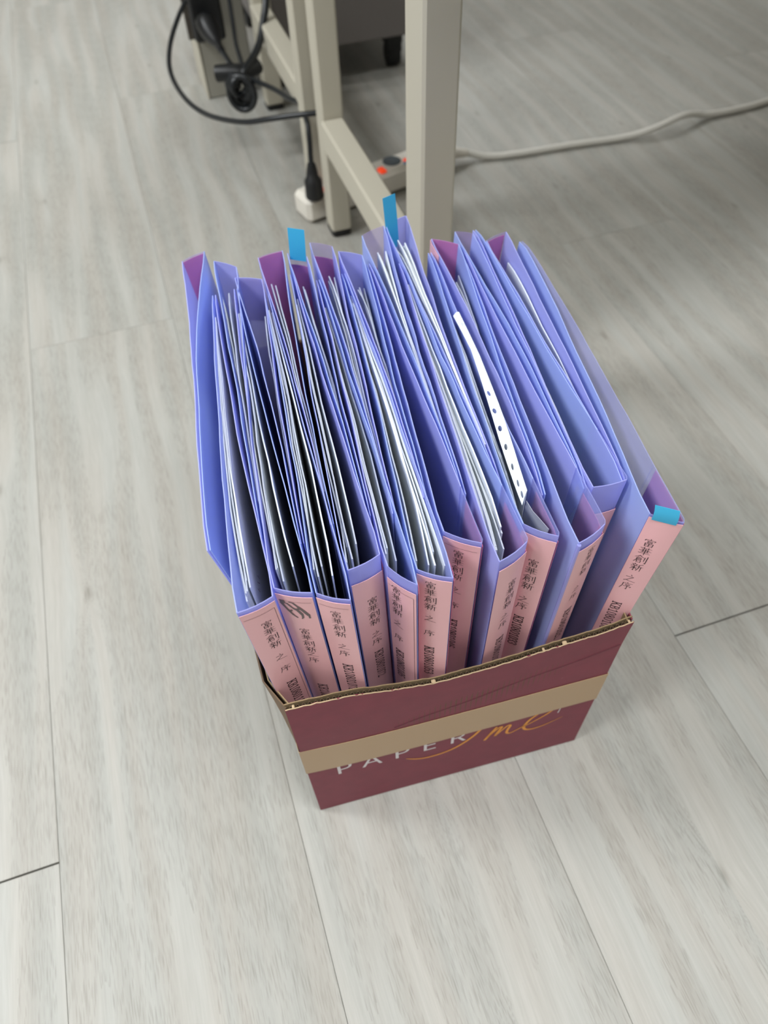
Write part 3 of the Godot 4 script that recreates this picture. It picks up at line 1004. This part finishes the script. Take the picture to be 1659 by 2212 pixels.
# ------------------------------------------------------------------ desk frames and what lies about them
func bar(lo: Vector3, hi: Vector3, at: Vector3, r := 0.0025) -> ArrayMesh:
	return boxm(hi - lo, r, (lo + hi) * 0.5 - at)

func foot_mesh(x0: float, x1: float, z0: float, z1: float, at: Vector3) -> ArrayMesh:
	var st := new_st()
	bevel_box(st, Vector3((x0 + x1) * 0.5, 0.005, (z0 + z1) * 0.5) - at, Vector3(x1 - x0 - 0.001, 0.010, z1 - z0 - 0.001), 0.003)
	return done(st)

func desk(at: Vector3, label: String, far: Array, near: Array, rail: Array, span: float, deep: Array) -> void:
	# far / near: leg rectangles [x0, x1, z0, z1]; the desk runs away to +x
	var o := thing("office_desk", label, "desk", at)
	for dx in [0.0, span - 0.08]:
		for l in [far, near]:
			var leg := part("leg", bar(Vector3(l[0] + dx, 0.009, l[2]), Vector3(l[1] + dx, 0.716, l[3]), at), M.steel, o)
			part("foot", foot_mesh(l[0] + dx, l[1] + dx, l[2], l[3], at), M.rubber, leg, "black foot cap")
		part("rail", bar(Vector3(rail[0] + dx, 0.131, rail[2]), Vector3(rail[1] + dx, 0.167, rail[3]), at), M.steel, o)
		part("rail", bar(Vector3(rail[0] + dx, 0.69, rail[2]), Vector3(rail[1] + dx, 0.716, rail[3]), at), M.steel, o)
	part("desktop", boxm(Vector3(span, 0.025, deep[1] - deep[0]), 0.002, Vector3(far[0] - 0.02 + span * 0.5, 0.7285, (deep[0] + deep[1]) * 0.5) - at), M.desk_top, o)

func build_surroundings() -> void:
	desk(Vector3(0.2275, 0, -0.77), "cream steel desk frame standing just behind the carton", [0.2145, 0.2435, -0.972, -0.940], [0.2115, 0.2425, -0.610, -0.567], [0.2125, 0.2425, -0.940, -0.610], 1.30, [-1.005, -0.38])
	desk(Vector3(0.22, 0, -1.2), "second cream steel desk frame, behind the first with the black cables", [0.214, 0.245, -1.392, -1.362], [0.208, 0.239, -1.052, -1.022], [0.210, 0.239, -1.362, -1.052], 1.30, [-1.5, -1.008])
	# pedestal cabinet under the far desk
	var cab := thing("drawer_cabinet", "dark grey drawer cabinet on black castors under the far desk", "cabinet", Vector3(0.39, 0, -1.62))
	part("body", bar(Vector3(0.247, 0.062, -1.80), Vector3(0.53, 0.60, -1.424), cab.position), M.cabinet, cab)
	for k in 2:
		var d := part("drawer", bar(Vector3(0.250, 0.068 + k * 0.26, -1.424), Vector3(0.527, 0.322 + k * 0.26, -1.406), cab.position), M.cabinet, cab)
		part("handle", bar(Vector3(0.34, 0.29 + k * 0.26, -1.406), Vector3(0.44, 0.302 + k * 0.26, -1.396), cab.position), M.steel_edge, d)
	for c in [[0.27, -1.46], [0.482, -1.462], [0.27, -1.76], [0.482, -1.76]]:
		var st := new_st()
		tube(st, PackedVector3Array([Vector3(c[0] - 0.012, 0.021, c[1]), Vector3(c[0] - 0.011, 0.021, c[1]), Vector3(c[0] + 0.011, 0.021, c[1]), Vector3(c[0] + 0.012, 0.021, c[1])]), [0.017, 0.021, 0.021, 0.017], 18)
		bevel_box(st, Vector3(c[0], 0.050, c[1]), Vector3(0.034, 0.024, 0.034), 0.004)
		for i in 1:
			bevel_box(st, Vector3(c[0], 0.034, c[1] + 0.012), Vector3(0.030, 0.020, 0.010), 0.003)
		var m := done(st)
		var cst := new_st()
		cst.append_from(m, 0, Transform3D(Basis(), -cab.position))
		part("castor", cst.commit(), M.rubber, cab)
	# grey end panel behind the cables
	var pan := thing("end_panel", "grey sheet-metal end panel standing behind the tangle of black cables", "panel", Vector3(0.168, 0, -1.50))
	part("sheet", bar(Vector3(0.126, 0.0, -1.56), Vector3(0.2126, 0.68, -1.452), pan.position), M.panel, pan)
	part("edge_strip", bar(Vector3(0.1225, 0.0, -1.562), Vector3(0.1262, 0.68, -1.450), pan.position), M.steel, pan)
	# black adapter hung on the panel
	var ad := thing("power_adapter", "black block power adapter hanging on the grey end panel", "adapter", Vector3(0.145, 0.20, -1.43))
	part("case", boxm(Vector3(0.052, 0.19, 0.036), 0.004), M.black, ad)
	part("lit_side_plate", boxm(Vector3(0.060, 0.20, 0.004), 0.001, Vector3(-0.004, 0, -0.020)), mat(Color(0.26, 0.24, 0.21), 0.6), ad)  # taupe colour paints the light caught on the left side of the case
	var pst := new_st()
	tube(pst, smooth_path([Vector3(0.136, 0.150, -1.395), Vector3(0.141, 0.135, -1.375), Vector3(0.145, 0.128, -1.345), Vector3(0.148, 0.1245, -1.315)], 4), [0.010, 0.0155, 0.0165, 0.0165, 0.016, 0.015, 0.013, 0.011, 0.0085, 0.0065, 0.006, 0.006, 0.0055], 14)
	var pm := done(pst)
	var pst2 := new_st()
	pst2.append_from(pm, 0, Transform3D(Basis(), -ad.position))
	part("plug", pst2.commit(), M.black, ad, "moulded black plug")
	# black cables
	var cords := [
		["black cable sagging in one big open loop at the left of the tangle", [[0.113, 0.179, -1.38], [0.094, 0.164, -1.36], [0.073, 0.144, -1.33], [0.061, 0.124, -1.3], [0.061, 0.112, -1.26], [0.07, 0.109, -1.2], [0.086, 0.11, -1.15], [0.106, 0.119, -1.1], [0.132, 0.132, -1.05], [0.159, 0.144, -1.02], [0.188, 0.152, -1.0], [0.216, 0.156, -0.987], [0.248, 0.154, -0.987]], 0.0037],
		["thin black cable coming straight down into the tied tangle", [[0.184, 0.19, -1.41], [0.182, 0.174, -1.38], [0.175, 0.149, -1.33], [0.168, 0.141, -1.28], [0.166, 0.13, -1.24], [0.162, 0.122, -1.22]], 0.0036],
		["thick black cable curving down from the top beside the steel rail", [[0.236, 0.24, -1.33], [0.227, 0.192, -1.3], [0.214, 0.166, -1.28], [0.2, 0.146, -1.26], [0.183, 0.135, -1.24], [0.166, 0.13, -1.22], [0.155, 0.118, -1.215]], 0.0056],
		["short black cable from the adapter plug into the tangle", [[0.147, 0.125, -1.32], [0.149, 0.124, -1.30], [0.152, 0.123, -1.26], [0.155, 0.118, -1.235], [0.152, 0.105, -1.22]], 0.0045],
	]
	for c in cords:
		var pts := []
		for p in c[1]:
			pts.append(Vector3(p[0], p[1], p[2]))
		var o := thing("black_cable", c[0], "cable", pts[0], 0.0, "black cables")
		var st := new_st()
		var moved := []
		for p in pts:
			moved.append(p - pts[0])
		tube(st, smooth_path(moved, 6), [c[2]], 12)
		part("cord", done(st), M.cable, o)
	# the tied hank of cable
	var hank := thing("cable_hank", "tied dark hank of coiled black cable hanging behind the loop", "cable", Vector3(0.155, 0.12, -1.22))
	var coils := [[Vector3(0.153, 0.106, -1.200), 0.018, 0.025, 0.25], [Vector3(0.155, 0.107, -1.208), 0.013, 0.021, -0.1], [Vector3(0.150, 0.110, -1.214), 0.013, 0.017, 0.5], [Vector3(0.157, 0.112, -1.206), 0.010, 0.018, 0.3], [Vector3(0.152, 0.116, -1.202), 0.012, 0.013, -0.4]]
	for c in coils:
		var path := PackedVector3Array()
		for k in 25:
			var a := TAU * k / 24.0
			path.append(c[0] - hank.position + Vector3(cos(a) * c[1], sin(a) * c[2], sin(a + 1.0) * 0.004 + c[3] * cos(a) * 0.02))
		var st := new_st()
		tube(st, path, [0.0048], 10)
		part("coil", done(st), M.cable, hank)
	var kst := new_st()
	tube(kst, PackedVector3Array([Vector3(-0.030, 0.004, -0.018), Vector3(-0.012, 0.006, -0.010), Vector3(0.004, 0.004, -0.006), Vector3(0.018, 0.003, -0.010), Vector3(0.034, 0.004, -0.022)]), [0.012, 0.012, 0.013, 0.011, 0.012], 10)
	part("strap", done(kst), M.black, hank, "black tie strap")
	# lead running to the plug in the power strip
	var lead := thing("power_lead", "black power lead dropping to its plug in the white power strip", "cable", Vector3(0.204, 0.042, -0.985))
	var lp := [[0.158, 0.124, -1.22], [0.172, 0.123, -1.2], [0.192, 0.13, -1.14], [0.204, 0.135, -1.09], [0.212, 0.138, -1.062], [0.2105, 0.134, -1.015], [0.208, 0.118, -1.0], [0.206, 0.098, -0.995], [0.2045, 0.086, -0.990]]
	var lpts := []
	for p in lp:
		lpts.append(Vector3(p[0], p[1], p[2]) - lead.position)
	var lst := new_st()
	tube(lst, smooth_path(lpts, 6), [0.0036], 12)
	part("cord", done(lst), M.cable, lead)
	var plst := new_st()
	tube(plst, PackedVector3Array([Vector3(0.0005, 0.048, -0.004), Vector3(0.0003, 0.040, -0.003), Vector3(0, 0.030, -0.002), Vector3(0, 0.026, -0.001), Vector3(0, 0.002, 0.0), Vector3(0, 0.0, 0.0)]), [0.0055, 0.0075, 0.009, 0.0125, 0.0135, 0.012], 14)
	part("plug", done(plst), M.black, lead, "black moulded plug")
	# the power strip lying under the desk end
	var dirx := Vector3(0.9703, 0, -0.2419)
	var strip := thing("power_strip", "white power strip lying across the floor behind the desk leg", "power strip", Vector3(0.3132, 0, -1.0130) + Vector3(-0.0055, 0, -0.0225) , atan2(0.2419, 0.9703))
	part("case", boxm(Vector3(0.252, 0.036, 0.046), 0.006, Vector3(0, 0.020, 0)), M.white_plastic, strip)
	for k in 5:
		var x := -0.105 + k * 0.047
		var sw := part("rocker_switch", boxm(Vector3(0.011, 0.006, 0.014), 0.002, Vector3(x + 0.019, 0.039, 0.012)), M.switch, strip, "glowing orange switch")
		sw.set_meta("label", "glowing orange switch")
		var so := new_st()
		tube(so, PackedVector3Array([Vector3(x, 0.037, -0.004), Vector3(x, 0.0384, -0.004), Vector3(x, 0.0392, -0.004)]), [0.0145, 0.0145, 0.0135], 20)
		part("socket", done(so), M.socket if k > 1 else M.white_plastic, strip)
	for k in 2:
		part("slot_cover", boxm(Vector3(0.012, 0.003, 0.005), 0.001, Vector3(0.052 + k * 0.03, 0.039, 0.014)), M.tab, strip)
	part("end_cap", boxm(Vector3(0.014, 0.032, 0.040), 0.006, Vector3(0.130, 0.019, 0)), M.white_plastic, strip)
	# its pale cord
	var cp := [[0.432, 0.020, -1.062], [0.452, 0.021, -1.068], [0.475, 0.015, -1.070], [0.511, 0.006, -1.0625], [0.565, 0.0055, -1.0535], [0.6526, 0.0055, -1.0475], [0.735, 0.006, -1.038], [0.785, 0.014, -1.031], [0.842, 0.022, -1.038], [0.875, 0.016, -1.046], [0.9044, 0.008, -1.051], [0.965, 0.0055, -1.053], [1.0281, 0.0055, -1.060], [1.16, 0.0055, -1.09], [1.45, 0.0055, -1.12]]
	var cord := thing("strip_cord", "pale grey cord running from the power strip across the floor to the right", "cord", Vector3(0.7, 0, -1.05))
	var cpts := []
	for p in cp:
		cpts.append(Vector3(p[0], p[1], p[2]) - cord.position)
	var cst := new_st()
	tube(cst, smooth_path(cpts, 8), [0.0053], 14)
	part("cord", done(cst), M.grey_cord, cord)
	var rst := new_st()
	tube(rst, PackedVector3Array([cpts[0] + Vector3(-0.006, 0, 0.002), cpts[0], cpts[1], cpts[2]]), [0.012, 0.011, 0.0085, 0.006], 12)
	part("strain_relief", done(rst), M.white_plastic, cord)

# ------------------------------------------------------------------ the room and its lamps
const X0 := -4.2
const X1 := 2.8
const Z0 := -3.6
const Z1 := 2.4
const HIGH := 2.7

func build_room() -> void:
	build_floor(X0, X1, Z0, Z1)
	var wx := X1 - X0
	var wz := Z1 - Z0
	struct("ceiling", boxm(Vector3(wx + 0.2, 0.1, wz + 0.2)), M.ceiling, Vector3((X0 + X1) * 0.5, HIGH + 0.05, (Z0 + Z1) * 0.5))
	struct("wall_left", boxm(Vector3(0.1, HIGH + 0.06, wz + 0.2)), M.wall, Vector3(X0 - 0.05, HIGH * 0.5 - 0.03, (Z0 + Z1) * 0.5))
	struct("wall_right", boxm(Vector3(0.1, HIGH + 0.06, wz + 0.2)), M.wall, Vector3(X1 + 0.05, HIGH * 0.5 - 0.03, (Z0 + Z1) * 0.5))
	struct("wall_back", boxm(Vector3(wx, HIGH + 0.06, 0.1)), M.wall, Vector3((X0 + X1) * 0.5, HIGH * 0.5 - 0.03, Z0 - 0.05))
	struct("wall_front", boxm(Vector3(wx, HIGH + 0.06, 0.1)), M.wall, Vector3((X0 + X1) * 0.5, HIGH * 0.5 - 0.03, Z1 + 0.05))

func ceiling_light(at: Vector3, size: Vector2, energy: float, label: String) -> void:
	var o := thing("ceiling_light", label, "ceiling light", at, 0.0, "ceiling light panels")
	var st := new_st()
	for s in [-1.0, 1.0]:
		bevel_box(st, Vector3(s * (size.x * 0.5 + 0.01), -0.012, 0), Vector3(0.02, 0.024, size.y + 0.04), 0.003)
		bevel_box(st, Vector3(0, -0.012, s * (size.y * 0.5 + 0.01)), Vector3(size.x, 0.024, 0.02), 0.003)
	part("frame", done(st), M.lamp_frame, o)
	part("diffuser", boxm(Vector3(size.x, 0.008, size.y), 0.001, Vector3(0, -0.008, 0)), M.lamp, o)
	var l := AreaLight3D.new()
	l.name = "panel_glow"
	l.area_size = size
	l.light_energy = energy
	l.light_color = LAMP_COLOR
	l.shadow_enabled = true
	l.area_range = 12.0
	l.position = Vector3(0, -0.03, 0)
	l.rotation.x = -PI / 2
	o.add_child(l, true)

const LAMP_COLOR := Color(0.975, 0.99, 1.0)

func _ready() -> void:
	# --- camera, exposure, lamps
	var cam := Camera3D.new()
	cam.name = "camera"
	add_child(cam)
	cam.fov = 69.68
	cam.near = 0.02
	cam.far = 50.0
	cam.transform = Transform3D(Basis(Vector3(0.948696, -0.030645, 0.314701), Vector3(0.268735, 0.602583, -0.751449), Vector3(-0.166605, 0.797468, 0.579904)), Vector3(0, 0.61, 0))
	var att := CameraAttributesPhysical.new()
	att.frustum_focal_length = 17.24
	att.frustum_focus_distance = 0.40
	att.exposure_aperture = 5.4
	cam.attributes = att
	cam.fov = 69.68
	var env := Environment.new()
	env.background_mode = Environment.BG_COLOR
	env.background_color = Color(0.75, 0.78, 0.8)
	env.tonemap_mode = Environment.TONE_MAPPER_LINEAR
	env.tonemap_exposure = 1.52
	env.sdfgi_enabled = true
	env.ssao_enabled = true
	env.ssil_enabled = true
	var we := WorldEnvironment.new()
	we.name = "surroundings"
	we.environment = env
	add_child(we)
	rng.seed = 4711
	wob.seed = 5
	wob.frequency = 0.02
	make_materials()
	box_frame = Transform3D(Basis(Vector3.UP, BOX_TURN), BOX_AT)
	ceiling_light(Vector3(-2.1, HIGH, -1.2), Vector2(1.2, 0.6), 4.6, "flat ceiling light panel far over on the left")
	ceiling_light(Vector3(-2.1, HIGH, 0.15), Vector2(1.2, 0.6), 3.5, "flat ceiling light panel on the left, nearer the carton")
	ceiling_light(Vector3(0.35, HIGH, 0.45), Vector2(1.2, 0.6), 2.9, "flat ceiling light panel above the carton")
	ceiling_light(Vector3(1.2, HIGH, -2.95), Vector2(1.2, 0.6), 2.3, "flat ceiling light panel beyond the desks")
	# --- structure, then things
	build_room()
	build_carton()
	build_folders()
	build_surroundings()
